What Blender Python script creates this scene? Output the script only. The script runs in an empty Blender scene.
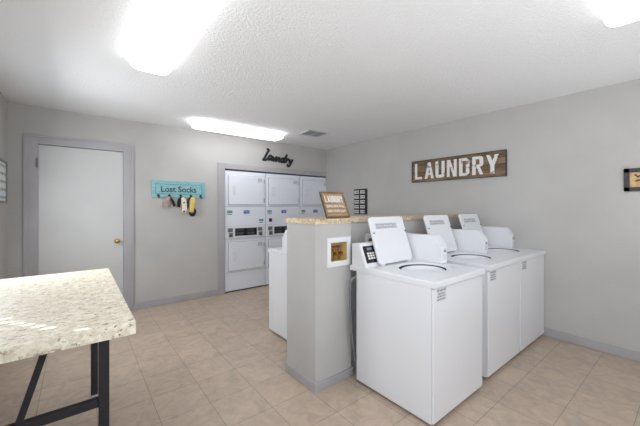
import bpy, bmesh, math, random
from mathutils import Vector, Matrix
random.seed(4)
R = math.radians
C = bpy.context.scene.collection
sc = bpy.context.scene
EXPO = 0.2
F1, F2, F3 = 3.4, 5.5, 2.2

# ------------------------------------------------------------ dimensions
BY, RX, LX, H, RY = 4.573, 3.785, -0.573, 2.437, -1.35

# ------------------------------------------------------------ materials
def lin(c):
    return tuple(((v/255)/12.92 if v/255 <= .04045 else ((v/255+.055)/1.055)**2.4) for v in c) + (1,)

def mat(name, rgb, rough=.5, metal=0, emit=None, strength=0, spec=.5, coat=0):
    m = bpy.data.materials.new(name); m.use_nodes = True
    b = m.node_tree.nodes['Principled BSDF']
    b.inputs['Base Color'].default_value = lin(rgb)
    b.inputs['Roughness'].default_value = rough
    b.inputs['Metallic'].default_value = metal
    b.inputs['Specular IOR Level'].default_value = spec
    b.inputs['Coat Weight'].default_value = coat
    if emit:
        b.inputs['Emission Color'].default_value = lin(emit)
        b.inputs['Emission Strength'].default_value = strength
    return m

def nodes(m): return m.node_tree.nodes, m.node_tree.links, m.node_tree.nodes['Principled BSDF']

def noise_mix(m, c1, c2, scale, lo=.4, hi=.6, detail=4, stretch=None, bump=0, bscale=None):
    n, l, b = nodes(m)
    tc = n.new('ShaderNodeTexCoord'); mp = n.new('ShaderNodeMapping')
    l.new(tc.outputs['Object'], mp.inputs['Vector'])
    if stretch: mp.inputs['Scale'].default_value = stretch
    t = n.new('ShaderNodeTexNoise'); t.inputs['Scale'].default_value = scale; t.inputs['Detail'].default_value = detail
    l.new(mp.outputs[0], t.inputs['Vector'])
    r = n.new('ShaderNodeValToRGB'); r.color_ramp.elements[0].position = lo; r.color_ramp.elements[1].position = hi
    r.color_ramp.elements[0].color = lin(c1); r.color_ramp.elements[1].color = lin(c2)
    l.new(t.outputs['Fac'], r.inputs['Fac']); l.new(r.outputs[0], b.inputs['Base Color'])
    if bump:
        bt = n.new('ShaderNodeTexNoise'); bt.inputs['Scale'].default_value = bscale or scale; bt.inputs['Detail'].default_value = 3
        l.new(tc.outputs['Object'], bt.inputs['Vector'])
        bp = n.new('ShaderNodeBump'); bp.inputs['Strength'].default_value = bump; bp.inputs['Distance'].default_value = .01
        l.new(bt.outputs['Fac'], bp.inputs['Height']); l.new(bp.outputs[0], b.inputs['Normal'])
    return m

M = {}
M['wall'] = noise_mix(mat('wall_paint', (182,180,177), .75, spec=.25), (183,181,178), (189,187,184), 2.2, .35, .65, bump=.12, bscale=60)
M['rear'] = mat('rear_wall_paint', (186,184,181), .8)
M['trim'] = noise_mix(mat('trim_paint', (170,167,170), .45), (167,164,167), (173,170,173), 3, bump=.05, bscale=40)
M['door'] = noise_mix(mat('door_paint', (198,198,196), .45), (196,196,194), (201,201,199), 2, bump=.04, bscale=50)
M['ceiling'] = mat('popcorn_ceiling', (248,248,248), .95, spec=.1)
n, l, b = nodes(M['ceiling'])
tc = n.new('ShaderNodeTexCoord'); v = n.new('ShaderNodeTexNoise'); v.inputs['Scale'].default_value = 55; v.inputs['Detail'].default_value = 5; v.inputs['Roughness'].default_value = .65
l.new(tc.outputs['Object'], v.inputs['Vector'])
bp = n.new('ShaderNodeBump'); bp.inputs['Strength'].default_value = .85; bp.inputs['Distance'].default_value = .012
l.new(v.outputs['Fac'], bp.inputs['Height']); l.new(bp.outputs[0], b.inputs['Normal'])

def floor_mat():
    m = mat('vinyl_tile', (190,170,150), .42, spec=.4)
    n, l, b = nodes(m)
    tc = n.new('ShaderNodeTexCoord'); mp = n.new('ShaderNodeMapping')
    mp.inputs['Location'].default_value = (-.1024, -.2612, 0)
    l.new(tc.outputs['Object'], mp.inputs['Vector'])
    br = n.new('ShaderNodeTexBrick'); br.offset = 0; br.squash = 1
    br.inputs['Scale'].default_value = 1; br.inputs['Brick Width'].default_value = .3048; br.inputs['Row Height'].default_value = .3048
    br.inputs['Mortar Size'].default_value = .0022; br.inputs['Mortar Smooth'].default_value = .4; br.inputs['Bias'].default_value = 0
    br.inputs['Color1'].default_value = lin((195,176,158)); br.inputs['Color2'].default_value = lin((187,168,150)); br.inputs['Mortar'].default_value = lin((142,127,114))
    l.new(mp.outputs[0], br.inputs['Vector'])
    t = n.new('ShaderNodeTexNoise'); t.inputs['Scale'].default_value = 9; t.inputs['Detail'].default_value = 7; t.inputs['Roughness'].default_value = .6; t.inputs['Distortion'].default_value = 1.2
    l.new(tc.outputs['Object'], t.inputs['Vector'])
    r = n.new('ShaderNodeValToRGB'); r.color_ramp.elements[0].position = .32; r.color_ramp.elements[1].position = .7
    r.color_ramp.elements[0].color = (.78,.78,.79,1); r.color_ramp.elements[1].color = (1.06,1.05,1.03,1)
    l.new(t.outputs['Fac'], r.inputs['Fac'])
    mx = n.new('ShaderNodeMix'); mx.data_type = 'RGBA'; mx.blend_type = 'MULTIPLY'; mx.inputs['Factor'].default_value = 1
    l.new(br.outputs['Color'], mx.inputs['A']); l.new(r.outputs[0], mx.inputs['B']); l.new(mx.outputs['Result'], b.inputs['Base Color'])
    bp = n.new('ShaderNodeBump'); bp.invert = True; bp.inputs['Strength'].default_value = .3; bp.inputs['Distance'].default_value = .002
    l.new(br.outputs['Fac'], bp.inputs['Height']); l.new(bp.outputs[0], b.inputs['Normal'])
    return m
M['floor'] = floor_mat()

def granite(name, base, light, brown, dark, s=1, strong=1):
    m = mat(name, base, .5, spec=.4)
    n, l, b = nodes(m)
    tc = n.new('ShaderNodeTexCoord')
    def layer(prev, col, scale, lo, hi, off, sx=(1,1,1)):
        mp = n.new('ShaderNodeMapping'); mp.inputs['Location'].default_value = (off, off*1.7, off*.3); mp.inputs['Scale'].default_value = sx
        l.new(tc.outputs['Object'], mp.inputs['Vector'])
        t = n.new('ShaderNodeTexNoise'); t.inputs['Scale'].default_value = scale; t.inputs['Detail'].default_value = 5; t.inputs['Roughness'].default_value = .65
        l.new(mp.outputs[0], t.inputs['Vector'])
        mr = n.new('ShaderNodeMapRange'); mr.inputs['From Min'].default_value = lo; mr.inputs['From Max'].default_value = hi
        l.new(t.outputs['Fac'], mr.inputs['Value'])
        mx = n.new('ShaderNodeMix'); mx.data_type = 'RGBA'
        l.new(mr.outputs[0], mx.inputs['Factor'])
        if prev is None: mx.inputs['A'].default_value = lin(base)
        else: l.new(prev, mx.inputs['A'])
        mx.inputs['B'].default_value = lin(col)
        return mx.outputs['Result']
    o = layer(None, light, 38*s, .48, .56, 3)
    o = layer(o, brown, 34*s, .56, .63, 11, (1,1.6,1))
    o = layer(o, dark, 52*s, .62, .67, 21)
    l.new(o, b.inputs['Base Color'])
    return m
M['granite_pale'] = granite('pale_speckled_laminate', (222,212,190), (240,233,215), (168,152,128), (96,88,80))
M['granite_gold'] = granite('golden_speckled_laminate', (198,178,148), (222,206,178), (168,140,106), (120,100,82))
M['white'] = mat('white_enamel', (226,227,230), .28, spec=.5)
M['white2'] = mat('white_plastic', (226,227,229), .4)
M['offwhite'] = mat('dryer_enamel', (228,231,239), .3)
M['edge'] = mat('grey_gasket', (150,153,158), .6)
M['seam'] = mat('dark_seam', (70,72,76), .7)
M['dark'] = mat('dark_tub_plastic', (62,64,68), .5)  # plain dark grey plastic
M['steel'] = mat('stainless', (170,172,175), .28, 1)
M['black'] = mat('black_plastic', (28,30,34), .4)
M['panelblack'] = mat('control_panel_black', (34,36,44), .25)
M['black_metal'] = mat('black_powder_coat', (42,42,48), .45, spec=.4)
M['print'] = mat('grey_print', (120,123,128), .6)
M['printd'] = mat('dark_print', (60,62,66), .6)
M['paper'] = mat('label_paper', (212,213,216), .6)
M['whitepaint'] = mat('white_letter_paint', (228,226,222), .7)
M['brass'] = mat('brass', (190,160,90), .28, 1)
M['brassd'] = mat('brass_valve', (150,110,60), .4, .8)
M['red'] = mat('red_valve_handle', (150,50,35), .45)
M['blue'] = mat('blue_valve_handle', (45,70,130), .45)
M['boxin'] = mat('yellow_lit_plastic', (205,180,110), .5)  # yellow light inside the recess, put into the plastic's colour
M['green_st'] = mat('green_sticker', (62,130,118), .5)
M['navy_st'] = mat('navy_print', (52,66,104), .5)
M['blue_st'] = mat('blue_sticker', (60,92,165), .5)
M['teal'] = noise_mix(mat('teal_paint', (120,190,192), .6), (122,172,178), (146,192,196), 14, .35, .65, stretch=(1,6,1))
M['teald'] = mat('dark_teal_line', (70,125,130), .7)  # darker teal for the board's border line
M['ink'] = mat('dark_ink', (42,52,62), .7)
def wood(name, a, bb, stretch=(2,22,22)):
    return noise_mix(mat(name, a, .7), a, bb, 3, .35, .65, 6, stretch, bump=.1, bscale=30)
M['wood_dark'] = wood('weathered_brown_wood', (84,66,50), (128,104,80))
M['wood_dark2'] = wood('weathered_brown_wood_light', (98,78,60), (146,120,92))
M['wood_tan'] = wood('tan_wood', (150,124,90), (186,158,118))
M['wood_frame'] = wood('dark_tan_wood', (112,90,64), (142,118,86))
def distressed():
    m = noise_mix(mat('worn_white_paint', (225,225,222), .75), (150,140,128), (226,226,224), 26, .34, .43, 6)
    return m
M['worn'] = distressed()
M['frame_black'] = mat('charcoal_frame', (52,50,54), .5)
M['kraft'] = noise_mix(mat('kraft_paper', (205,170,120), .8), (196,160,110), (214,182,134), 20)
M['grey_frame'] = mat('grey_picture_frame', (128,128,130), .5)
M['poster'] = mat('white_poster', (226,228,228), .6)
M['tealprint'] = mat('teal_print', (120,165,165), .6)
M['vent_white'] = mat('vent_enamel', (214,214,213), .5)
M['vent_dark'] = mat('vent_duct_grey', (140,140,140), .8)  # plain mid grey of the duct plate and door hinges
for _k, _s in ((1, F1), (2, F2), (3, F3)): M['diff%d' % _k] = mat('lit_acrylic_diffuser', (250,250,252), .4, emit=(250,252,255), strength=_s)
M['sock_grey'] = noise_mix(mat('taupe_knit', (165,146,138), .95), (150,130,124), (180,162,152), 90)
M['sock_black'] = mat('black_knit', (38,38,42), .95)
M['sock_dark'] = noise_mix(mat('dark_red_knit', (60,42,44), .95), (42,38,42), (110,54,50), 30)
M['sock_yellow'] = noise_mix(mat('yellow_knit', (206,190,112), .95), (214,200,140), (222,192,78), 22, .4, .6)
def polka():
    m = mat('polka_knit', (228,214,196), .95)
    n, l, b = nodes(m); tc = n.new('ShaderNodeTexCoord'); v = n.new('ShaderNodeTexVoronoi'); v.inputs['Scale'].default_value = 24
    l.new(tc.outputs['Object'], v.inputs['Vector'])
    r = n.new('ShaderNodeValToRGB'); r.color_ramp.interpolation = 'CONSTANT'
    r.color_ramp.elements[0].color = lin((40,38,40)); r.color_ramp.elements[1].position = .34; r.color_ramp.elements[1].color = lin((230,216,198))
    l.new(v.outputs['Distance'], r.inputs['Fac']); l.new(r.outputs[0], b.inputs['Base Color'])
    return m
M['polka'] = polka()
M['glass'] = mat('window_glass', (240,245,248), .02)
_n, _l, _b = nodes(M['glass'])
_b.inputs['Roughness'].default_value = .02
_t = _n.new('ShaderNodeBsdfTransparent'); _g = _n.new('ShaderNodeBsdfGlossy'); _g.inputs['Roughness'].default_value = .02
_m = _n.new('ShaderNodeMixShader'); _m.inputs[0].default_value = .07
_l.new(_t.outputs[0], _m.inputs[1]); _l.new(_g.outputs[0], _m.inputs[2])
_l.new(_m.outputs[0], [q for q in _n if q.type == 'OUTPUT_MATERIAL'][0].inputs['Surface'])
M['rubber'] = mat('grey_hose', (110,112,116), .5)
M['foot_pad'] = mat('pale_glide', (190,190,188), .5)

# ------------------------------------------------------------ helpers
def box(bm, x0, x1, y0, y1, z0, z1, bev=0, seg=2):
    r = bmesh.ops.create_cube(bm, size=1)
    vs = r['verts']
    for v in vs:
        v.co = Vector(((x0+x1)/2 + v.co.x*(x1-x0), (y0+y1)/2 + v.co.y*(y1-y0), (z0+z1)/2 + v.co.z*(z1-z0)))
    if bev:
        es = list({e for v in vs for e in v.link_edges})
        bmesh.ops.bevel(bm, geom=es, offset=bev, segments=seg, profile=.5, affect='EDGES')
    return bm

def prism(bm, pts, a0, a1, axis='x', bev=0):
    """extrude a closed outline; pts are (p,q) in the other two axes, in order"""
    def mk(p, a):
        if axis == 'x': return (a, p[0], p[1])
        if axis == 'y': return (p[0], a, p[1])
        return (p[0], p[1], a)
    A = [bm.verts.new(mk(p, a0)) for p in pts]; B = [bm.verts.new(mk(p, a1)) for p in pts]
    fs = [bm.faces.new(A), bm.faces.new(B[::-1])]
    n = len(pts)
    for i in range(n): fs.append(bm.faces.new((A[i], B[i], B[(i+1) % n], A[(i+1) % n])))
    bmesh.ops.recalc_face_normals(bm, faces=fs)
    if bev:
        es = list({e for f in fs for e in f.edges})
        bmesh.ops.bevel(bm, geom=es, offset=bev, segments=2, profile=.5, affect='EDGES')
    return bm

def rrect(w, h, r, seg=6, cx=0, cy=0):
    out = []
    for (sx, sy, a0) in ((1,1,0),(-1,1,90),(-1,-1,180),(1,-1,270)):
        for k in range(seg+1):
            a = R(a0 + 90*k/seg)
            out.append((cx+sx*(w/2-r)+r*math.cos(a), cy+sy*(h/2-r)+r*math.sin(a)))
    return out

def cyl(bm, p0, p1, r, seg=20, r2=None):
    p0, p1 = Vector(p0), Vector(p1); d = p1-p0
    q = d.to_track_quat('Z', 'Y').to_matrix().to_4x4()
    bmesh.ops.create_cone(bm, cap_ends=True, segments=seg, radius1=r, radius2=r if r2 is None else r2, depth=d.length,
                          matrix=Matrix.Translation((p0+p1)/2) @ q)
    return bm

def catmull(P, n=8):
    P = [Vector(p) for p in P]; out = []
    for i in range(len(P)-1):
        a = P[max(i-1,0)]; b = P[i]; c = P[i+1]; d = P[min(i+2,len(P)-1)]
        for k in range(n):
            t = k/n
            out.append(.5*((2*b)+(-a+c)*t+(2*a-5*b+4*c-d)*t*t+(-a+3*b-3*c+d)*t**3))
    out.append(P[-1]); return out

def sweep(bm, P, w, th, normal=(0,0,1), seg=10, smooth=6):
    """elliptic section swept along a path; w may be one width or one per control point"""
    P2 = catmull(P, smooth) if smooth else [Vector(p) for p in P]
    nrm = Vector(normal); rings = []
    for i, p in enumerate(P2):
        t = (P2[min(i+1,len(P2)-1)]-P2[max(i-1,0)]).normalized()
        s = t.cross(nrm)
        if s.length < 1e-4: s = Vector((1,0,0))
        s.normalize(); u = s.cross(t).normalized()
        if isinstance(w, (list, tuple)):
            f = i/max(len(P2)-1,1)*(len(w)-1); k = min(int(f), len(w)-2); ww = w[k]+(w[k+1]-w[k])*(f-k)
        else: ww = w
        rings.append([bm.verts.new(p + s*math.cos(2*math.pi*j/seg)*ww + u*math.sin(2*math.pi*j/seg)*th) for j in range(seg)])
    for a, b_ in zip(rings, rings[1:]):
        for j in range(seg): bm.faces.new((a[j], a[(j+1)%seg], b_[(j+1)%seg], b_[j]))
    bm.faces.new(rings[0][::-1]); bm.faces.new(rings[-1])
    bmesh.ops.recalc_face_normals(bm, faces=bm.faces[:])
    return bm

def obj(name, bm, m, parent=None, smooth=False, loc=None, rot=None):
    me = bpy.data.meshes.new(name); bm.to_mesh(me); bm.free()
    me.materials.append(m)
    if smooth:
        for p in me.polygons: p.use_smooth = True
    o = bpy.data.objects.new(name, me); C.objects.link(o)
    if parent: o.parent = parent
    if loc: o.location = loc
    if rot: o.rotation_euler = rot
    if smooth:
        md = o.modifiers.new('wn', 'WEIGHTED_NORMAL'); md.keep_sharp = True
        for e in me.edges: pass
    return o

def new(): return bmesh.new()

def thing(name, label, cat, loc=(0,0,0), rot=(0,0,0), group=None):
    o = bpy.data.objects.new(name, None); C.objects.link(o)
    o.empty_display_size = .1
    o.location = loc; o.rotation_euler = rot
    o['label'] = label; o['category'] = cat
    if group: o['group'] = group
    return o
def tag(o, label, cat, group=None):
    o['label'] = label; o['category'] = cat
    if group: o['group'] = group
    return o
def struct(name, bm, m, label=None):
    o = obj(name, bm, m); o['kind'] = 'structure'
    return o
def copy_tree(o, parent=None):
    c = o.copy(); C.objects.link(c)
    if parent: c.parent = parent
    for ch in list(o.children): copy_tree(ch, c)
    return c

def text_bm(s, height, width=None, depth=.004, bold=0.0, at=(0,0,0), shear=0):
    """text as a mesh lying in xy, centred at `at`, cap height = height, squeezed to width"""
    cu = bpy.data.curves.new('txt', 'FONT'); cu.body = s; cu.size = 1; cu.offset = bold; cu.extrude = .5
    cu.resolution_u = 3; cu.shear = shear
    o = bpy.data.objects.new('txt', cu); C.objects.link(o)
    dg = bpy.context.evaluated_depsgraph_get(); me = bpy.data.meshes.new_from_object(o.evaluated_get(dg))
    bm = new(); bm.from_mesh(me)
    bpy.data.objects.remove(o); bpy.data.curves.remove(cu); bpy.data.meshes.remove(me)
    xs = [v.co.x for v in bm.verts]; ys = [v.co.y for v in bm.verts]
    w0, h0 = max(xs)-min(xs), max(ys)-min(ys)
    sy = height/h0; sx = sy if width is None else width/w0
    cx, cy = (max(xs)+min(xs))/2, (max(ys)+min(ys))/2
    for v in bm.verts:
        v.co = Vector(((v.co.x-cx)*sx+at[0], (v.co.y-cy)*sy+at[1], at[2] + (v.co.z+.5)*depth))
    return bm

def scribble(bm, x0, x1, y, h, z0, z1, word=(3,6), gap=.6):
    """a line of print too small to read: upright strokes and bars grouped in words"""
    x = x0; s = h*.55
    while x < x1 - s*.6:
        for k in range(random.randint(*word)):
            if x > x1 - s*.6: break
            box(bm, x, x+s*.28, y-h/2, y+h/2, z0, z1)
            t = random.choice((-.36, 0, .36))
            box(bm, x, x+s*.72, y+t*h-h*.11, y+t*h+h*.11, z0, z1)
            x += s
        x += s*gap
    return bm

# ------------------------------------------------------------ room shell
T = .12
bm = new(); box(bm, LX-T, RX+.9, RY-T, BY+1.0, -.1, 0); struct('floor', bm, M['floor'])
bm = new(); box(bm, LX-T, RX+.9, RY-T, BY+1.0, H, H+.1); struct('ceiling', bm, M['ceiling'])
DX0, DX1, DZ = -.334, .462, 2.025            # door slab opening
AX0, AZ, AX1 = 1.775, 1.915, 4.0             # dryer alcove opening
bm = new()
box(bm, LX-T, DX0, BY, BY+T, 0, H); box(bm, DX0, DX1, BY, BY+T, DZ, H)
box(bm, DX1, AX0, BY, BY+T, 0, H); box(bm, AX0, RX+T, BY, BY+T, AZ, H)
box(bm, AX0-.1, AX0, BY+T, BY+.95, 0, H); box(bm, AX0-.1, AX1+T, BY+.85, BY+.95, 0, H)
box(bm, RX+T, AX1+T, BY, BY+.95, 0, H); box(bm, AX0, RX+T, BY+T, BY+.85, AZ+.03, AZ+.1)
box(bm, DX0-.05, DX1+.05, BY+T, BY+T+.03, 0, DZ+.03)
struct('wall_back', bm, M['wall'])
bm = new(); box(bm, RX, RX+T, RY-T, BY-.0005, 0, H); struct('wall_right', bm, M['wall'])
LY0, LY1, LZ0, LZ1 = -1.15, .75, .90, 2.10      # added window in the left wall, out of view beside the camera
bm = new(); box(bm, LX-T, LX, RY-T, LY0, 0, H); box(bm, LX-T, LX, LY1, 2.62, 0, H); box(bm, LX-T, LX, 3.88, BY, 0, H); box(bm, LX-T, LX, 2.62, 3.88, 0, 1.06); box(bm, LX-T, LX, 2.62, 3.88, 2.06, H)
box(bm, LX-T, LX, LY0, LY1, 0, LZ0); box(bm, LX-T, LX, LY0, LY1, LZ1, H)
struct('wall_left', bm, M['wall'])
bm = new()
for a, b_ in ((LY0, LY0+.05), (LY1-.05, LY1), ((LY0+LY1)/2-.025, (LY0+LY1)/2+.025)): box(bm, LX-T+.01, LX-.02, a, b_, LZ0, LZ1)
for a, b_ in ((LZ0, LZ0+.05), (LZ1-.05, LZ1)): box(bm, LX-T+.015, LX-.025, LY0, LY1, a, b_)
w2_ = struct('added_window_2', bm, M['trim'])
bm = new(); box(bm, LX-.075, LX-.07, LY0+.05, LY1-.05, LZ0+.05, LZ1-.05); obj('pane', bm, M['glass'], w2_)
bm = new()
for a, b_ in ((2.62, 2.67), (3.83, 3.88), (3.225, 3.275)): box(bm, LX-T+.01, LX-.02, a, b_, 1.06, 2.06)
for a, b_ in ((1.06, 1.11), (2.01, 2.06)): box(bm, LX-T+.015, LX-.025, 2.62, 3.88, a, b_)
w5_ = struct('added_window_4', bm, M['trim'])  # added window, out of view, put in to go with its fill lamp
bm = new(); box(bm, LX-.075, LX-.07, 2.67, 3.83, 1.11, 2.01); obj('pane', bm, M['glass'], w5_)
# rear wall behind the camera: a small window with its mini blind closed
VX0, VX1, VZ0, VZ1 = 2.05, 2.95, 1.35, 2.10
bm = new()
UX0, UX1, UZ0, UZ1 = .05, 1.85, .90, 2.10
box(bm, LX, UX0, RY-T, RY, 0, H); box(bm, UX0, UX1, RY-T, RY, 0, UZ0); box(bm, UX0, UX1, RY-T, RY, UZ1, H); box(bm, UX1, VX0, RY-T, RY, 0, H); box(bm, VX1, RX, RY-T, RY, 0, H)
box(bm, VX0, VX1, RY-T, RY, 0, VZ0); box(bm, VX0, VX1, RY-T, RY, VZ1, H)
struct('wall_rear', bm, M['rear'])
bm = new()
for a, b_ in ((VX0, VX0+.04), (VX1-.04, VX1)): box(bm, a, b_, RY-T+.01, RY-.02, VZ0, VZ1)
for a, b_ in ((VZ0, VZ0+.04), (VZ1-.04, VZ1)): box(bm, VX0, VX1, RY-T+.015, RY-.025, a, b_)
w3 = struct('window_1', bm, M['trim'])
bm = new(); box(bm, VX0+.04, VX1-.04, RY-.075, RY-.07, VZ0+.04, VZ1-.04); obj('pane', bm, M['glass'], w3)
bm = new()
for a, b_ in ((UX0, UX0+.04), (UX1-.04, UX1), (.93, .97)): box(bm, a, b_, RY-T+.01, RY-.02, UZ0, UZ1)
for a, b_ in ((UZ0, UZ0+.04), (UZ1-.04, UZ1)): box(bm, UX0, UX1, RY-T+.015, RY-.025, a, b_)
w4 = struct('added_window_3', bm, M['trim'])  # added window, out of view, to back the rear fill lamps
bm = new(); box(bm, UX0+.04, UX1-.04, RY-.075, RY-.07, UZ0+.04, UZ1-.04); obj('pane', bm, M['glass'], w4)
# closed blind with a few narrow chinks between bent slats
GE = math.tan(R(15)); GX = 2.172
chinks = []
for gx, gy in ((-.244,1.874),(-.232,1.812),(-.190,1.765),(-.158,1.722),(-.122,1.674),(-.086,1.622),(.018,1.522)):
    S0 = Vector((-.12, 1.68, .852)) - Vector((-.6, .8, -GE))*15; P0 = Vector((gx, gy, .852)); q_ = (RY-P0.y)/(S0.y-P0.y)
    c_ = P0 + (S0-P0)*q_; chinks.append((c_.x, c_.z))
bm = new(); zc = VZ0; 
for cxx, czz in sorted(chinks, key=lambda c: c[1]):
    box(bm, VX0, VX1, RY-.004, RY-.002, zc, czz-.0011)
    box(bm, VX0, cxx-.016, RY-.004, RY-.002, czz-.0011, czz+.0011); box(bm, cxx+.016, VX1, RY-.004, RY-.002, czz-.0011, czz+.0011)
    zc = czz+.0011
box(bm, VX0, VX1, RY-.004, RY-.002, zc, VZ1)
tag(obj('window_blind', bm, M['vent_white']), 'closed white mini blind on the small window in the rear wall behind camera', 'blind')

# door slab, knob, hinges
bm = new(); box(bm, DX0+.004, DX1-.004, BY-.004, BY+.036, .01, DZ-.005, .002)
d1 = struct('door_1', bm, M['door'])
k = new(); cyl(k, (.395, BY-.004, .905), (.395, BY-.012, .905), .03, 28); cyl(k, (.395, BY-.012, .905), (.395, BY-.045, .905), .011, 16)
bmesh.ops.create_uvsphere(k, u_segments=24, v_segments=14, radius=.027, matrix=Matrix.Translation((.395, BY-.058, .905)) @ Matrix.Diagonal((1,.8,1,1)))
o = obj('door_knob', k, M['brass'], d1, True); o['label'] = 'round brass door knob'
for z in (1.815, .25):
    k = new(); cyl(k, (DX0-.002, BY-.022, z-.052), (DX0-.002, BY-.022, z+.052), .007, 12)
    box(k, DX0-.02, DX0+.004, BY-.0205, BY-.0185, z-.05, z+.05)
    obj('hinge', k, M['vent_dark'], d1)
# casings
bm = new()
box(bm, -.448, DX0, BY-.018, BY, 0, 2.122, .003); box(bm, DX1, .570, BY-.018, BY, 0, 2.122, .003)
box(bm, DX0, DX1, BY-.018, BY, DZ, 2.122, .003)
box(bm, -.452, -.425, BY-.024, BY, 0, 2.126, .003); box(bm, .547, .574, BY-.024, BY, 0, 2.126, .003); box(bm, -.425, .547, BY-.024, BY, 2.1, 2.126, .003)
box(bm, DX0-.0, DX0+.006, BY-.003, BY+.03, 0, DZ); box(bm, DX1-.005, DX1, BY-.003, BY+.03, 0, DZ)
struct('trim_1', bm, M['trim'])
bm = new()
box(bm, 1.668, AX0, BY-.02, BY, 0, 2.0, .003); box(bm, AX0, RX-.001, BY-.02, BY, AZ, 2.0, .003)
struct('trim_2', bm, M['trim'])
bm = new(); box(bm, 3.70, RX-.001, BY-.008, BY, 2.0, H-.001); struct('trim_3', bm, M['wall'])
def baseboard(name, x0, x1, y0, y1):
    bm = new(); box(bm, x0, x1, y0, y1, 0, .088, .003); return struct(name, bm, M['trim'])
baseboard('baseboard_back', .575, 1.667, BY-.014, BY)
baseboard('baseboard_back_left', LX+.001, -.453, BY-.014, BY)
baseboard('baseboard_left', LX, LX+.014, RY+.001, BY-.015)
baseboard('baseboard_rear', LX+.015, RX-.015, RY, RY+.014)
baseboard('baseboard_right', RX-.014, RX, RY+.001, 1.79)
baseboard('baseboard_right_far', RX-.014, RX, 2.09, BY-.021)

# ------------------------------------------------------------ partition (half wall) with recessed outlet boxes
PX0, PX1, PY0, PY1, PZ = 1.342, 1.700, 1.735, 2.115, 1.205
def wall_with_hole(bm, x0, x1, y0, y1, z1, hx0, hx1, hz0, hz1, dep):
    box(bm, x0, hx0, y0, y1, 0, z1); box(bm, hx1, x1, y0, y1, 0, z1)
    box(bm, hx0, hx1, y0, y1, 0, hz0); box(bm, hx0, hx1, y0, y1, hz1, z1); box(bm, hx0, hx1, y0+dep, y1, hz0, hz1)
bm = new()
wall_with_hole(bm, PX0, PX1, PY0, PY1, PZ, 1.482, 1.652, .915, 1.060, .09)
RYF = 1.795
wall_with_hole(bm, PX1, 2.80, RYF, 2.08, PZ, 1.96, 2.13, .915, 1.060, .09)
wall_with_hole(bm, 2.80, RX, RYF, 2.08, PZ, 2.93, 3.10, .915, 1.060, .09)
pw = struct('wall_partition', bm, M['wall'])
bm = new()
box(bm, PX0-.012, PX0, PY0-.012, PY1+.012, 0, .064, .002); box(bm, PX0, PX1+.012, PY0-.012, PY0, 0, .064, .002)
box(bm, PX0, RX-.016, PY1, PY1+.012, 0, .064, .002) if False else box(bm, PX0, PX1, PY1, PY1+.012, 0, .064, .002)
box(bm, PX1, PX1+.012, PY0, RYF, 0, .064, .002); box(bm, PX1+.012, RX-.016, RYF-.012, RYF, 0, .064, .002)
struct('baseboard_partition', bm, M['trim'])

def outlet_box(x, y, label, src=None):
    t = thing('washer_outlet_box', label, 'outlet box', (x, y, .99), (R(90),0,0), 'recessed water outlet boxes in the half wall')
    f = new()
    W, Hh = .237, .218
    iw, ih = .168, .143
    box(f, -W/2, -iw/2, -Hh/2, Hh/2, 0, .009, .002); box(f, iw/2, W/2, -Hh/2, Hh/2, 0, .009, .002)
    box(f, -iw/2, iw/2, ih/2, Hh/2, 0, .009, .002); box(f, -iw/2, iw/2, -Hh/2, -ih/2, 0, .009, .002)
    obj('faceplate', f, M['white2'], t)
    g = new()
    box(g, -iw/2, iw/2, -ih/2, ih/2, -.086, -.082); box(g, -iw/2, -iw/2+.003, -ih/2, ih/2, -.082, 0); box(g, iw/2-.003, iw/2, -ih/2, ih/2, -.082, 0)
    box(g, -iw/2, iw/2, -ih/2, -ih/2+.003, -.082, 0); box(g, -iw/2, iw/2, ih/2-.003, ih/2, -.082, 0)
    obj('recess_box', g, M['boxin'], t)
    for vx, hm in ((-.006, 'red'), (.045, 'blue')):
        v = new(); cyl(v, (vx,-ih/2+.003,-.045), (vx,.03,-.045), .010, 14); cyl(v, (vx,-.02,-.045), (vx,-.02,-.012), .012, 14); cyl(v, (vx,.0,-.045), (vx,.012,-.045), .016, 6)
        vo = obj('valve', v, M['brassd'], t)
        h = new(); box(h, vx-.024, vx+.016, .03, .040, -.055, -.035, .003); obj('valve_handle', h, M[hm], vo)
    return t
outlet_box(1.567, PY0, 'white framed water outlet box with brass valves in end of grey half wall')
outlet_box(2.045, RYF, 'water outlet box peeking out left of the nearest open washer lid')

# countertop on the partition
bm = new()
pts = [(PX0-.008, PY0-.008), (PX1+.004, PY0-.008), (PX1+.004, RYF-.012), (RX-.001, RYF-.012), (RX-.001, 2.10), (PX0+.36, 2.10), (PX0+.36, PY1+.008), (PX0-.008, PY1+.008)]
prism(bm, pts, PZ+.0005, 1.242, 'z')
tag(obj('countertop', bm, M['granite_gold']), 'long golden speckled countertop capping the grey half wall', 'countertop')

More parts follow.
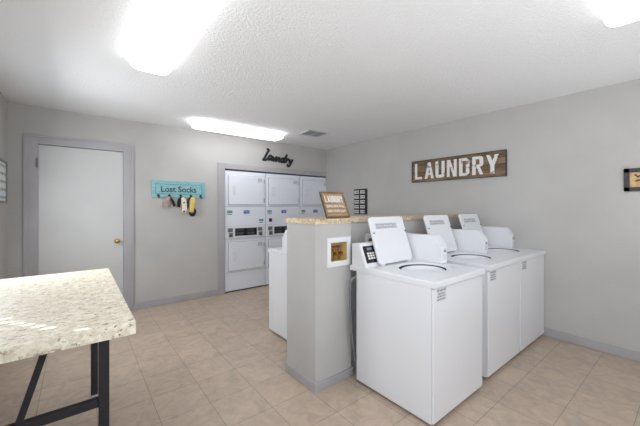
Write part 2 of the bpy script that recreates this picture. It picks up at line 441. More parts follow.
# ------------------------------------------------------------ washers
WW, FY, BD = .654, -.32, .32
def deck_mesh():
    bm = new()
    x0, x1, y0, y1, zt, zb = -WW/2-.005, WW/2+.005, FY-.014, .385, .884, .846
    N = 96; cx, cy, rx, ry = 0.0, -.035, .185, .158
    def ring(a, b_, z, r=None):
        out = []
        for i in range(N):
            t = 2*math.pi*i/N
            out.append(bm.verts.new((cx+a*math.cos(t), cy+b_*math.sin(t), z)))
        return out
    def rect_ring(ins, z):
        out = []
        X0, X1, Y0, Y1 = x0+ins, x1-ins, y0+ins, y1-ins
        for i in range(N):
            t = 2*math.pi*i/N; c, s = math.cos(t), math.sin(t)
            k = min((X1-cx)/c if c > 1e-9 else 1e9, (X0-cx)/c if c < -1e-9 else 1e9, (Y1-cy)/s if s > 1e-9 else 1e9, (Y0-cy)/s if s < -1e-9 else 1e9)
            out.append(Vector((cx+k*c, cy+k*s, z)))
        # snap nearest samples onto the corners
        for q in ((X0,Y0),(X0,Y1),(X1,Y0),(X1,Y1)):
            j = min(range(N), key=lambda i: (out[i].x-q[0])**2+(out[i].y-q[1])**2); out[j] = Vector((q[0], q[1], z))
        return [bm.verts.new(p) for p in out]
    loops = [rect_ring(.006, zb), rect_ring(0, zb), rect_ring(0, zt-.006), rect_ring(.002, zt-.002), rect_ring(.007, zt),
             rect_ring(.055, zt+.001), ring(rx+.034, ry+.034, zt+.001), ring(rx+.020, ry+.020, zt+.004), ring(rx+.008, ry+.008, zt+.003), ring(rx, ry, zt-.004), ring(rx-.001, ry-.001, zt-.03)]
    for a, b_ in zip(loops, loops[1:]):
        for i in range(N): bm.faces.new((a[i], a[(i+1)%N], b_[(i+1)%N], b_[i]))
    bmesh.ops.recalc_face_normals(bm, faces=bm.faces[:])
    return bm

def lathe(bm, prof, cx, cy, N=64, sx=1, sy=1):
    rings = []
    for r, z in prof:
        rings.append([bm.verts.new((cx+r*sx*math.cos(2*math.pi*i/N), cy+r*sy*math.sin(2*math.pi*i/N), z)) for i in range(N)])
    for a, b_ in zip(rings, rings[1:]):
        for i in range(N): bm.faces.new((a[i], a[(i+1)%N], b_[(i+1)%N], b_[i]))
    return bm

def make_washer(label, loc, rz=0, lid_open=True, w_grp='white top load washers', sticker=True):
    t = thing('washing_machine', label, 'washing machine', loc, (0,0,rz), w_grp)
    c = new(); box(c, -WW/2, WW/2, FY+.014, BD, .022, .845, .004); cab = obj('cabinet', c, M['white'], t)
    for sx in (-1, 1):      # pressed side panels
        c = new()
        X = sx*WW/2
        a, b_ = sorted((X, X+sx*.0018))
        box(c, a, b_, FY+.035, BD-.012, .045, .825, .0008, 1)
        obj('side_panel', c, M['white'], cab)
    f = new(); box(f, -WW/2+.001, WW/2-.001, FY, FY+.012, .03, .838, .004); fp = obj('front_panel', f, M['white'], t)
    if sticker:
        s = new(); box(s, -WW/2+.035, -WW/2+.15, FY-.0006, FY, .755, .832); st = obj('notice_sticker', s, M['paper'], fp)
        st['label'] = 'small printed notice sticker'
        q = new()
        z0, z1 = FY-.0012, FY-.0006
        def line(xa, xb, z, h):
            b2 = new(); scribble(b2, xa, xb, z, h, 0, .0005)
            for v in b2.verts: v.co = Vector((v.co.x, FY-.0006-v.co.z, v.co.y))
            me = bpy.data.meshes.new('t'); b2.to_mesh(me); b2.free(); q.from_mesh(me); bpy.data.meshes.remove(me)
        X = -WW/2+.041
        line(X, X+.1, .822, .012); line(X+.012, X+.085, .802, .012); line(X+.004, X+.098, .785, .009); line(X+.004, X+.09, .768, .011)
        obj('print', q, M['printd'], st)
    for sx in (-1, 1):
        for y in (FY+.06, BD-.06):
            g = new(); cyl(g, (sx*(WW/2-.06), y, 0), (sx*(WW/2-.06), y, .024), .022, 16); obj('foot', g, M['black'], t)
    obj('top_deck', deck_mesh(), M['white'], t)
    # opening: dark ring coloured as the shaded gap, tub cover ring, basket
    g = new(); lathe(g, [(.93,.862),(.92,.871),(.88,.874),(.83,.871),(.81,.860),(.81,.84)], 0, -.040, 64, .184, .157); obj('tub_ring', g, M['white2'], t, True)
    g = new(); lathe(g, [(.82,.85),(.80,.45),(.0,.44)], 0, -.040, 48, .183, .156)
    bk = obj('basket', g, M['steel'], t)
    g = new(); lathe(g, [(1.0,.879),(.998,.862),(.90,.858)], 0, -.035, 64, .1845, .1575); obj('gap_shade_ring', g, M['seam'], t)
    # console
    ML = WW/2-.082
    g = new(); prism(g, [(.368,.882),(.368,1.052),(.300,1.056),(.290,1.050),(.222,.884)], -WW/2, ML-.002, 'x', .003)
    cs = obj('console', g, M['white'], t)
    # control panel on the slanted face
    p0 = Vector((0,.222,.884)); p1 = Vector((0,.290,1.050)); up = (p1-p0).normalized(); nr = Vector((0,-up.z,up.y))
    def slant(bmx):
        for v in bmx.verts:
            u, w_, n_ = v.co; v.co = Vector((u,0,0)) + p0 + up*w_ + nr*n_
        return bmx
    g = new(); box(g, -WW/2+.012, -WW/2+.150, .018, .170, 0, .003, .001)
    cp0 = obj('panel_bezel', slant(g), M['white2'], cs)
    g = new(); box(g, -WW/2+.022, -WW/2+.140, .028, .160, .003, .005)
    cp = obj('control_panel', slant(g), M['panelblack'], cs); cp['label'] = 'black control panel with white buttons'
    g = new()
    box(g, -WW/2+.062, -WW/2+.115, .126, .146, .005, .0056); bt = obj('display_window', slant(g), M['print'], cp)
    g = new()
    for i in range(3):
        for j in range(3):
            box(g, -WW/2+.050+i*.028, -WW/2+.070+i*.028, .056+j*.019, .070+j*.019, .005, .0065)
    obj('button', slant(g), M['whitepaint'], cp)
    # meter case with coin slide
    g = new(); prism(g, [(.368,.882),(.368,1.100),(.012,1.104),(-.048,1.020),(-.048,.886)], ML, WW/2, 'x', .004)
    mc = obj('meter_case', g, M['white'], t)
    g = new(); cyl(g, (ML+.041,-.048,.985), (ML+.041,-.056,.985), .011, 18); obj('lock', g, M['edge'], mc)
    g = new(); box(g, ML+.018, ML+.064, -.052, -.047, .915, .955, .001); obj('coin_slot', g, M['paper'], mc)
    # lid
    LW, LH = .422, .374
    th = R(-18) if lid_open else R(87)
    hz, hy = .890, .195
    ang = th
    piv = (0, hy, hz + (.0 if lid_open else .012))
    g = new(); prism(g, rrect(LW, LH, .032, 6, 0, LH/2+.004), -.011, .011, 'y', .006)
    ld = obj('lid', g, M['white'], t, False, piv, (ang,0,0))
    g = new(); prism(g, rrect(LW-.05, LH-.055, .02, 5, 0, LH/2+.004), -.0125, -.0108, 'y', .0006)
    obj('inner_panel', g, M['white2'], ld)
    g = new(); box(g, -.160, .105, -.0132, -.0125, LH-.092, LH-.050); lab = obj('warning_label', g, M['paper'], ld)
    g = new(); scribble(g, -.154, .098, LH-.062, .016, 0, .0006); scribble(g, -.154, .095, LH-.081, .011, 0, .0006); box(g, -.160, .105, LH-.093, LH-.090, 0, .0006)
    for v in g.verts: v.co = Vector((v.co.x, -.0132-v.co.z, v.co.y))
    obj('print', g, M['print'], lab)
    for sx in (-1, 1):
        g = new(); cyl(g, (sx*.196,-.011,LH*.66), (sx*.196,-.017,LH*.66), .006, 12); obj('bumper', g, M['printd'], ld)
        g = new(); cyl(g, (sx*(LW/2-.045)-.02,0,0), (sx*(LW/2-.045)+.02,0,0), .007, 12); obj('hinge', g, M['vent_white'], ld)
    return t

w_a = make_washer('nearest white washer, standing closest to the end of the grey half wall', (1.988, 1.32, 0))
w_b = copy_tree(w_a); w_b.location = (2.779, 1.34, 0); w_b['label'] = 'middle one of the three washers with their lids standing open'
w_c = copy_tree(w_a); w_c.location = (3.449, 1.34, 0); w_c['label'] = 'farthest open-lid washer, squeezed against the right wall'
w_d = make_washer('washer behind the half wall, facing the stacked dryers', (1.942, 2.585, 0), math.pi, False, sticker=False)
# drain hose and cord hanging from back corner of the nearest washer
g = new(); sweep(g, [(-.300,.322,.80),(-.345,.345,.78),(-.352,.36,.70),(-.345,.365,.55),(-.335,.36,.35),(-.30,.34,.1)], .009, .009, (0,1,0)); 
obj('drain_hose', g, M['rubber'], w_a, True)

# ------------------------------------------------------------ stacked dryers
DW = .694
def make_dryer(label, loc, extra=False):
    t = thing('stacked_dryer', label, 'dryer', loc, (0,0,0), 'stacked tumble dryers in the alcove')
    W2 = DW/2
    g = new(); box(g, -W2, W2, 0, .72, .02, 1.893, .004); body = obj('cabinet', g, M['offwhite'], t)
    g = new(); box(g, -W2+.03, W2-.03, .02, .70, 0, .021); obj('plinth', g, M['seam'], t)
    for z in (1.335, 1.028, .828, .305):
        g = new(); box(g, -W2+.004, W2-.004, -.0008, .001, z, z+.0035); obj('panel_seam', g, M['edge'], body)
    def door(name, z0, z1, label):
        x0, x1 = -W2+.052, W2-.038
        g = new(); box(g, x0-.006, x1+.006, -.003, .001, z0-.006, z1+.006, .001); dd = obj('door', g, M['edge'], t)
        g = new(); box(g, x0, x1, -.022, -.003, z0, z1, .006); dp = obj('door_panel', g, M['offwhite'], dd)
        zc = (z0+z1)/2+.0
        hx = x0+.075
        g = new(); box(g, hx-.012, hx+.034, -.0235, -.021, zc-.07, zc+.068, .0008); obj('handle_recess', g, M['paper'], dd)
        g = new(); prism(g, [(hx+.010,-.022),(hx+.030,-.022),(hx+.030,-.034),(hx+.018,-.036)], zc-.055, zc+.055, 'z', .002); obj('handle', g, M['white'], dd)
        g = new(); box(g, x1-.115, x1-.03, -.0228, -.022, z1-.085, z1-.02); ws = obj('warning_label', g, M['paper'], dd)
        g = new()
        for k in range(4): scribble(g, x1-.110, x1-.034, z1-.030-k*.016, .010, 0, .0005)
        for v in g.verts: v.co = Vector((v.co.x, -.0230-v.co.z, v.co.y))
        ws2 = obj('label_print', g, M['print'], dd)
        for zz in (z0+.07, z1-.07):
            g = new(); cyl(g, (x1+.008,-.012,zz-.03),(x1+.008,-.012,zz+.03), .006, 10); obj('hinge', g, M['edge'], dd)
        return dd
    door('door', 1.365, 1.820, ''); door('door', .330, .775, '')
    def sticker(x, z, w, h, m, name='sticker', line=True):
        g = new(); box(g, x, x+w, -.0015, 0, z-h, z); s = obj(name, g, M[m], t)
        if line:
            q = new(); box(q, x+.004, x+w-.002, -.0015, 0, z-h-.026, z-h-.016); obj('sticker', q, M['navy_st'], t)
            q = new(); scribble(q, x+.006, x+w-.006, z-h/2, h*.5, 0, .0006)
            for v in q.verts: v.co = Vector((v.co.x, -.0015-v.co.z, v.co.y))
            obj('print', q, M['paper'], s)
        else:
            q = new(); scribble(q, x+.006, x+w-.006, z-h*.3, h*.34, 0, .0006); scribble(q, x+w*.4, x+w-.006, z-h*.72, h*.3, 0, .0006)
            for v in q.verts: v.co = Vector((v.co.x, -.0015-v.co.z, v.co.y))
            obj('print', q, M['paper'], s)
    sticker(-W2+.030, 1.272, .085, .040, 'green_st'); sticker(-W2+.305, 1.275, .10, .055, 'blue_st', line=False)
    sticker(W2-.118, 1.128, .080, .036, 'green_st')
    # control panel with coin meters
    g = new(); box(g, -W2+.022, W2-.030, -.014, 0, .838, 1.022, .004); cp = obj('control_panel', g, M['white2'], t)
    g = new(); box(g, -W2+.155, W2-.165, -.016, -.0138, .872, .992); ds = obj('display_strip', g, M['panelblack'], cp); ds['label'] = 'black instruction strip with pale print'
    g = new()
    for xx in (-W2+.175, -.005+.02):
        for zz in (.972,.952): scribble(g, xx, xx+.125, zz, .009, 0, .0006)
        scribble(g, xx, xx+.14, .915, .022, 0, .0006); scribble(g, xx+.01, xx+.12, .888, .012, 0, .0006)
    for v in g.verts: v.co = Vector((v.co.x, -.016-v.co.z, v.co.y))
    obj('print', g, M['print'], ds)
    for xx in (-W2+.034, W2-.150):
        g = new(); box(g, xx, xx+.085, -.020, -.0138, .935, .998, .003); box(g, xx+.018, xx+.085, -.026, -.0138, .858, .925, .003)
        mm = obj('coin_meter', g, M['print'], cp)
        g = new(); box(g, xx+.034, xx+.062, -.029, -.0255, .866, .904, .001); cyl(g, (xx+.03,-.020,.966),(xx+.03,-.026,.966), .010, 12)
        obj('coin_slot', g, M['seam'], mm)
    if extra:
        g = new(); box(g, .062-W2+.07, .062-W2+.118, -.012, 0, 1.078, 1.135, .002); s = obj('magnet', g, M['black'], t); s['label'] = 'small black magnet'
    return t
DY = BY+.002
dry = make_dryer('stacked dryer farthest left, beside the grey alcove casing', (1.783+DW/2, DY, 0))
d2 = copy_tree(dry); d2.location.x += .701; d2['label'] = 'middle stacked dryer, partly behind the washer and half wall'
d3 = copy_tree(dry); d3.location.x += 1.402; d3['label'] = 'stacked dryer in the corner, right of the other two'
g = new(); box(g, -.285, -.235, -.013, 0, 1.078, 1.135, .002); s = obj('magnet', g, M['black'], d2); s['label'] = 'small black magnet'

# ------------------------------------------------------------ folding table
TX0, TX1, TY0, TY1, TZ = LX+.004, .195, 1.483, 2.905, .852
t = thing('folding_table', 'speckled laminate folding table on a black steel frame by the left wall', 'table', ((TX0+TX1)/2, (TY0+TY1)/2, 0))
def loc_box(bm, x0, x1, y0, y1, z0, z1, bev=0):
    cx, cy = (TX0+TX1)/2, (TY0+TY1)/2
    return box(bm, x0-cx, x1-cx, y0-cy, y1-cy, z0, z1, bev)
g = new(); loc_box(g, TX0, TX1, TY0, TY1, TZ-.052, TZ, .002); obj('tabletop', g, M['granite_pale'], t)
cx, cy = (TX0+TX1)/2, (TY0+TY1)/2
for ly in (1.72, 2.68):
    for lx in (.098, -.47):
        g = new(); loc_box(g, lx-.02, lx+.02, ly-.02, ly+.02, .012, TZ-.052, .002); lg = obj('leg', g, M['black_metal'], t)
        g = new(); loc_box(g, lx-.024, lx+.024, ly-.024, ly+.024, 0, .0125, .002); obj('foot_pad', g, M['foot_pad'], lg)
    g = new(); loc_box(g, -.45, .078, ly-.015, ly+.015, .425, .462, .002); obj('crossbar', g, M['black_metal'], t)
    g = new(); 
    A = Vector((-.085, ly, TZ-.053)); B = Vector((-.188, ly, .44)); d = (B-A)
    box(g, -.016, .016, -.012, .012, 0, d.length); mx = Matrix.Translation(A-Vector((cx,cy,0))) @ d.to_track_quat('Z','Y').to_matrix().to_4x4()
    bmesh.ops.transform(g, matrix=mx, verts=g.verts); obj('brace', g, M['black_metal'], t)
for lx in (.098, -.47):
    g = new(); loc_box(g, lx-.018, lx+.018, 1.74, 2.66, TZ-.09, TZ-.053, .002); obj('top_rail', g, M['black_metal'], t)

# ------------------------------------------------------------ ceiling lights
def ceiling_light(cx, cy, L, W, rz, label, mk):
    t = thing('ceiling_light', label, 'ceiling light', (cx, cy, H), (0,0,rz), 'long fluorescent ceiling lights')
    g = new(); prism(g, rrect(L-.06, W-.06, .05, 6), -.02, 0, 'z'); obj('base_pan', g, M['vent_white'], t)
    g = new(); prev = None
    for ins, z in ((0,-.018),(0,-.045),(.006,-.062),(.02,-.075),(.04,-.082),(.07,-.085)):
        ring = [g.verts.new((x, y, z)) for x, y in rrect(L-2*ins, W-2*ins, max(.075-ins,.01), 8)]
        if prev:
            for i in range(len(ring)): g.faces.new((prev[i], prev[(i+1)%len(ring)], ring[(i+1)%len(ring)], ring[i]))
        else: g.faces.new(ring)
        prev = ring
    g.faces.new(prev[::-1]); bmesh.ops.recalc_face_normals(g, faces=g.faces[:])
    obj('diffuser', g, M['diff%d' % mk], t, True)
    return t
ceiling_light(.435, 2.03, 1.27, .275, R(90), 'long lit ceiling light nearest the camera, running away from it', 1)
ceiling_light(1.81, 4.06, 1.30, .27, 0, 'long lit ceiling light in front of the dryer alcove', 2)
ceiling_light(1.80, .215, 1.28, .275, 0, 'lit ceiling light cut off by the top right corner', 3)

# ceiling vent
t = thing('ceiling_vent', 'white louvred air vent in the ceiling near the far right corner', 'vent', (2.79, 3.645, H), (0,0,R(-3)))
g = new(); w2, h2 = .175, .155
box(g, -w2,w2,-h2,-h2+.028,-.009,0,.002); box(g,-w2,w2,h2-.028,h2,-.009,0,.002); box(g,-w2,-w2+.028,-h2,h2,-.009,0,.002); box(g,w2-.028,w2,-h2,h2,-.009,0,.002); box(g,-.008,.008,-h2,h2,-.009,0)
obj('frame', g, M['vent_white'], t)
g = new(); box(g, -w2+.02, w2-.02, -h2+.02, h2-.02, -.002, 0); obj('duct', g, M['vent_dark'], t)
for sx in (-1, 1):
    for k in range(9):
        y = -h2+.036+k*.030
        g = new(); prism(g, [(y,-.002),(y+.014,-.010),(y+.016,-.0095),(y+.002,-.0015)], sx*.008 if sx > 0 else -w2+.028, w2-.028 if sx > 0 else -.008, 'x'); obj('louvre', g, M['edge'], t)

# ------------------------------------------------------------ things on the right wall
def on_right(name, label, cat, y, z, group=None): return thing(name, label, cat, (RX, y, z), (R(90),0,R(-90)), group)
t = on_right('wooden_wall_sign', 'wide brown plank sign reading LAUNDRY in worn white letters on right wall', 'sign', 1.987, 1.827)
W, Hh = 1.222, .288
for k in range(4):
    g = new(); box(g, -W/2+random.uniform(0,.003), W/2-random.uniform(0,.003), -Hh/2+k*Hh/4+.001, -Hh/2+(k+1)*Hh/4-.001, 0, .018, .0015); obj('plank', g, M['wood_dark' if k%2 else 'wood_dark2'], t)
g = new(); box(g, -W/2-.006, -W/2+.004, -Hh/2-.004, Hh/2+.004, 0, .022); box(g, W/2-.004, W/2+.006, -Hh/2-.004, Hh/2+.004, 0, .022); box(g, -W/2, W/2, -Hh/2-.006, -Hh/2, 0, .022); box(g, -W/2, W/2, Hh/2, Hh/2+.006, 0, .022)
obj('edge_band', g, M['frame_black'], t)
# condensed block letters, strokes as polygons in a 0..1 x 0..1 box
def letter(ch, x, cw, y0, h, z0, z1):
    bm = new(); s = cw*.33
    X = lambda u: x+u*cw
    Yv = lambda v: y0+v*h
    hb = s*.8
    def bar(u0,u1,v0,v1): box(bm, X(u0), X(u1), Yv(v0), Yv(v1), z0, z1)
    sw = .33; hv = hb/h
    qn = [0]
    def quad(p): qn[0] += 1; prism(bm, [(X(a), Yv(b_)) for a, b_ in p], z0, z1+.0003*qn[0], 'z')
    if ch == 'L': bar(0,sw,0,1); bar(sw,.95,0,hv)
    if ch == 'A': quad([(0,0),(.3,0),(.62,1),(.36,1)]); quad([(1,0),(.7,0),(.38,1),(.64,1)]); bar(.28,.72,.22,.22+hv*.8)
    if ch == 'U': bar(0,sw,.12,1); bar(1-sw,1,.12,1); quad([(0,.12),(.16,0),(.84,0),(1,.12),(1-sw,hv+.03),(sw,hv+.03)])
    if ch == 'N': bar(0,.28,0,1); bar(.72,1,0,1); quad([(.1,1),(.34,1),(.9,0),(.66,0)])
    if ch == 'D': bar(0,sw,0,1); quad([(sw,1),(.7,1),(.95,.88),(.66,.84),(sw,1-hv)]); quad([(sw,0),(.7,0),(.95,.12),(.66,.16),(sw,hv)]); quad([(.66,.10),(.95,.12),(1,.2),(1,.8),(.95,.88),(.66,.9)])
    if ch == 'R': bar(0,sw,0,1); bar(sw,.72,1-hv,1); bar(sw,.72,.42,.42+hv*.9); quad([(.66,.42),(.9,.46),(1,.55),(1,.87),(.9,.97),(.66,1)]); quad([(.36,.45),(.68,.45),(1,0),(.7,0)])
    if ch == 'Y': quad([(0,1),(.32,1),(.5,.66),(.68,1),(1,1),(.66,.42),(.66,0),(.34,0),(.34,.42)])
    return bm
x = -W/2+.045; adv = .158; cwid = .130
for i, ch in enumerate('LAUNDRY'):
    wch = cwid*(.92 if ch == 'L' else 1.06 if ch in 'AY' else 1)
    obj('letter', letter(ch, x, wch, -Hh/2+.034, Hh-.068, .018, .0205), M['worn'], t)
    x += adv + (0 if ch != 'L' else -.006) + .004
# small black sign with rows of white words
t = on_right('small_wall_sign', 'small black sign with rows of white words above the far countertop', 'sign', 3.628, 1.418)
W, Hh = .30, .43
g = new(); box(g, -W/2, W/2, -Hh/2, Hh/2, 0, .015, .001); bd = obj('board', g, M['black'], t)
for k in range(5):
    y = Hh/2-.052-k*.083
    for (xa, xb) in ((-.138, -.022), (.0, .110)):
        g = new(); scribble(g, xa, xb, y, .052, .015, .017, (9,9)); box(g, xa, xb-.01, y-.026, y-.012, .015, .0172); box(g, xa, xb-.01, y+.014, y+.026, .015, .0172); obj('lettering', g, M['whitepaint'], t)
# framed picture cut by right image border
t = on_right('framed_picture', 'charcoal framed tan print at the right edge of the photo', 'picture', .272, 1.567)
W, Hh = .32, .20
g = new(); f = .036
box(g,-W/2,W/2,-Hh/2,-Hh/2+f,0,.02,.002); box(g,-W/2,W/2,Hh/2-f,Hh/2,0,.02,.002); box(g,-W/2,-W/2+f,-Hh/2,Hh/2,0,.02,.002); box(g,W/2-f,W/2,-Hh/2,Hh/2,0,.02,.002)
obj('frame', g, M['frame_black'], t)
g = new(); box(g,-W/2+f,W/2-f,-Hh/2+f,Hh/2-f,0,.008); pr = obj('print', g, M['kraft'], t)
g = new()
for k, (pa, pb) in enumerate((((-.092,.045),(-.074,.022)),((-.074,.022),(-.050,.046)),((-.050,.046),(-.030,.018)),((-.088,-.012),(-.066,-.004)),((-.066,-.004),(-.040,-.022)))):
    d = Vector(pb+(0,))-Vector(pa+(0,)); q = new(); box(q,-.002,d.length+.002,-.006,.006,.008,.0092+.0002*k)
    bmesh.ops.transform(q, matrix=Matrix.Translation(pa+(0,)) @ Matrix.Rotation(math.atan2(d.y,d.x),4,'Z'), verts=q.verts)
    me = bpy.data.meshes.new('q'); q.to_mesh(me); q.free(); g.from_mesh(me); bpy.data.meshes.remove(me)
obj('drawing', g, M['ink'], pr)
# left wall chart
t = thing('framed_chart', 'grey framed white chart of small symbols on the left wall', 'picture', (LX, 4.215, 1.58), (R(90),0,R(90)))
W, Hh, f = .46, .42, .02
g = new()
box(g,-W/2,W/2,-Hh/2,-Hh/2+f,0,.02,.002); box(g,-W/2,W/2,Hh/2-f,Hh/2,0,.02,.002); box(g,-W/2,-W/2+f,-Hh/2,Hh/2,0,.02,.002); box(g,W/2-f,W/2,-Hh/2,Hh/2,0,.02,.002)
obj('frame', g, M['grey_frame'], t)
g = new(); box(g,-W/2+f,W/2-f,-Hh/2+f,Hh/2-f,0,.008); pr = obj('poster', g, M['poster'], t)
for i in range(6):
    for j in range(5):
        xx, yy = -W/2+.055+i*.07, -Hh/2+.055+j*.077
        g = new(); prism(g, [(xx-.018,yy-.014),(xx+.018,yy-.014),(xx+.018,yy+.004),(xx+.024,yy+.004),(xx+.024,yy+.012),(xx-.024,yy+.012),(xx-.024,yy+.004),(xx-.018,yy+.004)], .008, .009, 'z')
        obj('symbol', g, M['tealprint' if (i+j)%2 else 'print'], pr)

# ------------------------------------------------------------ things on the back wall
def on_back(name, label, cat, x, z, group=None): return thing(name, label, cat, (x, BY, z), (R(90),0,0), group)
t = on_back('sock_board', 'teal wooden board reading Lost Socks with five black hooks', 'sign', 1.126, 1.574)
W, Hh = .700, .228
g = new(); box(g,-W/2,W/2,-Hh/2,Hh/2,0,.014,.003); obj('board', g, M['teal'], t)
g = new(); a, b_ = W/2-.045, Hh/2-.045; s = .006
for (x0,x1,y0,y1) in ((-a,a,b_-s,b_),(-a,a,-b_,-b_+s),(-a,-a+s,-b_,b_),(a-s,a,-b_,b_)): box(g,x0,x1,y0,y1,.014,.0155)
obj('groove', g, M['teald'], t)
obj('lettering', text_bm('Lost Socks', .082, .46, .003, .012, (-.005,.0,.014)), M['ink'], t)
hooks = [(-.268),(-.132),(.012),(.150),(.284)]
for hx in hooks:
    g = new(); cyl(g,(hx,-Hh/2+.025,.014),(hx,-Hh/2+.025,.020),.017,18); sweep(g,[(hx,-.09,.018),(hx,-.09,.032),(hx,-.112,.040),(hx,-.122,.052),(hx,-.112,.062)],.007,.007,(1,0,0),8,4)
    obj('hook', g, M['black'], t)
Wx, Wz = 1.126, 1.574
def sock(label, hx, path, w, m, th=.016, toe=None, toe_m='sock_black', zz=.050):
    root_z = -.13
    t = thing('sock', label, 'sock', (Wx+hx, BY, Wz), (R(90),0,0), 'lost socks hanging from the hook board')
    g = new(); sweep(g, [(x, y, zz+dz) for x, y, dz in path], w, th, (0,0,1), 16, 6); obj('knit', g, M[m], t, True)
    if toe:
        g = new(); P, ww = toe; sweep(g, [(x, y, zz+dz) for x, y, dz in P], ww, th+.002, (0,0,1), 16, 5); obj('toe', g, M[toe_m], t, True)
    return t
sock('bunched taupe sock on the second hook with a dark toe', -.132, [(.0,-.115,.006),(-.03,-.15,0),(-.048,-.20,0),(-.05,-.245,0)], [.018,.035,.052,.045,.03], 'sock_grey', .022, ([(.006,-.118,.006),(.03,-.16,0),(.048,-.205,0),(.058,-.235,0)], [.012,.016,.018,.017]))
sock('plain black sock hanging left of the polka dot sock', .012, [(-.002,-.112,.008),(-.022,-.145,0),(-.03,-.2,0),(-.032,-.245,0)], [.014,.022,.024,.018], 'sock_black')
sock('cream sock with black spots hanging from the middle hook', .012, [(.008,-.115,.02),(.028,-.16,.022),(.036,-.23,.02),(.038,-.29,.02),(.022,-.33,.02)], [.018,.032,.034,.034,.03,.024], 'polka', .016)
sock('thin dark red sock hanging left of the yellow sock', .150, [(-.012,-.112,.006),(-.046,-.15,0),(-.053,-.22,0),(-.056,-.27,0)], [.01,.014,.016,.012], 'sock_dark')
sock('yellow patterned sock with black toe on the fourth hook', .150, [(.006,-.112,.018),(.012,-.16,.024),(.004,-.24,.02),(-.004,-.32,.02)], [.026,.036,.036,.034,.03], 'sock_yellow', .016, ([(-.035,-.325,.02),(-.012,-.352,.02),(.02,-.352,.022),(.038,-.31,.022),(.036,-.27,.022)], [.012,.02,.024,.02,.008]))
# script word sign
t = on_back('script_word_sign', 'black cursive metal word laundry above the dryer alcove', 'sign', 2.736, 2.19)
x0 = -.305
S = [ # polylines in metres; x-height about 0.085
 [(0,-.070),(.02,-.062),(.045,.03),(.062,.105),(.050,.128),(.030,.118)],            # l top loop
 [(.062,.108),(.085,.106)],
 [(.020,-.062),(.045,-.072),(.070,-.058),(.085,-.035)],
 [(.150,.005),(.128,.020),(.103,.010),(.094,-.025),(.105,-.055),(.125,-.048),(.145,-.015),(.156,.016),(.148,-.03),(.158,-.058),(.175,-.045)],  # a
 [(.180,.012),(.174,-.03),(.184,-.060),(.206,-.045),(.222,.0),(.228,.012),(.220,-.03),(.228,-.062),(.246,-.05)],  # u
 [(.254,.010),(.248,-.03),(.244,-.066),(.256,-.02),(.278,.006),(.290,-.008),(.286,-.045),(.296,-.066),(.312,-.052)],  # n
 [(.372,-.008),(.350,.006),(.328,-.010),(.322,-.045),(.338,-.070),(.358,-.055),(.378,-.01),(.398,.068),(.404,.085)], # d
 [(.398,.07),(.378,-.02),(.376,-.058),(.392,-.066),(.404,-.05)],
 [(.416,.0),(.424,.012),(.420,-.02),(.412,-.066),(.422,-.024),(.442,.002),(.460,-.002)],  # r
 [(.478,.004),(.474,-.03),(.486,-.06),(.508,-.042),(.528,.006)],  # y
 [(.532,.01),(.520,-.05),(.500,-.112),(.474,-.130),(.456,-.112),(.470,-.095)],
]
g = new()
for k, P in enumerate(S):
    wd = .019 if k != 1 else .014
    q = [(x0 + (x+.25*(y))*1.10, y*.93-.008-x*.035, .012) for x, y in P]
    sweep(g, q, wd, .006, (0,0,1), 8, 5)
obj('lettering', g, M['black'], t)
t2 = [c for c in t.children][0]

# ------------------------------------------------------------ wooden sign leaning on the counter
t = thing('counter_sign', 'tan wooden LAUNDRY sign leaning back on the countertop end', 'sign', (1.628, 1.80, 1.2495), (R(90-24),0,0))
W, Hh = .245, .222
g = new(); box(g,-W/2,W/2,0,Hh,-.012,0,.001); obj('board', g, M['wood_tan'], t)
g = new(); f = .014
box(g,-W/2,W/2,0,f,-.012,.006,.001); box(g,-W/2,W/2,Hh-f,Hh,-.012,.006,.001); box(g,-W/2,-W/2+f,f,Hh-f,-.012,.006,.001); box(g,W/2-f,W/2,f,Hh-f,-.012,.006,.001)
obj('frame', g, M['wood_frame'], t)
xx = -W/2+.028
for ch in 'LAUNDRY':
    obj('letter', letter(ch, xx, .0225, .130, .055, 0, .003), M['whitepaint'], t); xx += .0278
for y in (.096, .055):
    g = new(); scribble(g, -W/2+.028, W/2-.028, y, .020, 0, .002, (4,6)); obj('small_lettering', g, M['whitepaint'], t)
for y in (.116, .075, .036):
    g = new(); box(g, -W/2+.018, W/2-.018, y-.002, y+.002, 0, .001); obj('rule_line', g, M['wood_frame'], t)
g = new(); box(g, -.02, .02, 0, .156, -.006, 0)
o = obj('easel_strut', g, M['wood_frame'], t, False, (0,.175,-.012), (R(227.6),0,0))

# ------------------------------------------------------------ light
w = bpy.data.worlds.new('world'); sc.world = w; w.use_nodes = True
bg = w.node_tree.nodes['Background']; bg.inputs[0].default_value = (.80,.89,1,1); bg.inputs[1].default_value = 2.5

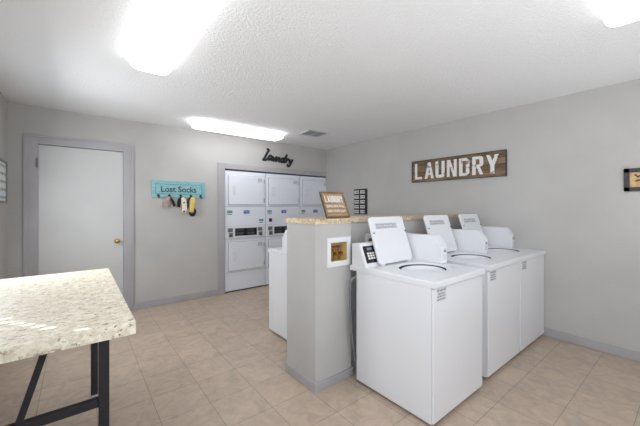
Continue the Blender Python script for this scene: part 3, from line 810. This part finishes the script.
def fill_light(name, loc, w_, h_, tilt, yaw, power, col=(.93,.96,1)):
    L = bpy.data.lights.new(name, 'AREA'); L.shape = 'RECTANGLE'; L.size = w_; L.size_y = h_; L.energy = power; L.color = col
    o = bpy.data.objects.new(name, L); C.objects.link(o); o.location = loc; o.rotation_euler = (R(90+tilt), 0, R(yaw))
    return o
def sun(power, col, elev):
    L = bpy.data.lights.new('sun', 'SUN'); L.energy = power; L.color = col; L.angle = R(.53)
    o = bpy.data.objects.new('sun', L); C.objects.link(o)
    d = Vector((.985*math.cos(R(elev)), -.17*math.cos(R(elev)), -math.sin(R(elev)))); o.rotation_euler = d.to_track_quat('-Z','Y').to_euler(); o.location = (-4, .5, 6)
def glint(power):
    L = bpy.data.lights.new('low_sun_glint', 'SPOT'); L.energy = power; L.shadow_soft_size = .008; L.spot_size = R(3.2); L.spot_blend = .1; L.color = (1,.98,.94)
    o = bpy.data.objects.new('low_sun_glint', L); C.objects.link(o)
    d = Vector((-.6, .8, -GE)); p = Vector((-.12, 1.68, .852)); o.location = p - d*15; o.rotation_euler = d.to_track_quat('-Z','Y').to_euler()

glint(260000)
DAY = (.93,.96,1)
fill_light('added_left_window_light', (LX+.03, -.2, 1.5), 1.8, 1.1, 30, -90, 27, DAY)  # area lamp inside the added left window, tilted up
fill_light('added_table_window_fill', (LX+.17, 3.25, 1.52), 1.15, .86, -14, -90, 14, DAY)  # added lamp that brightens the far left of the room
fill_light('added_rear_fill', (1.6, RY+.05, 1.2), 4.0, 2.0, 0, 0, 10, DAY)  # added fill lamp across the rear wall, wider than the window there
fill_light('added_ceiling_uplight', (1.6, RY+.40, 1.2), 4.0, 1.8, 70, 0, 22, DAY)  # added lamp aimed up to brighten the ceiling, unseen behind the camera

# ------------------------------------------------------------ camera
cam = bpy.data.cameras.new('camera'); co = bpy.data.objects.new('camera', cam); C.objects.link(co)
f_px = 305.06
cam.sensor_width = 36; cam.lens = f_px/640*36; cam.shift_y = (206.5-213)/640; cam.clip_start = .02
co.location = (0,0,1.335); co.rotation_euler = (R(90),0,-.6733)
sc.camera = co
sc.view_settings.view_transform = 'Standard'; sc.view_settings.look = 'None'
sc.view_settings.exposure = EXPO; sc.view_settings.gamma = 1; sc.view_settings.use_curve_mapping = False
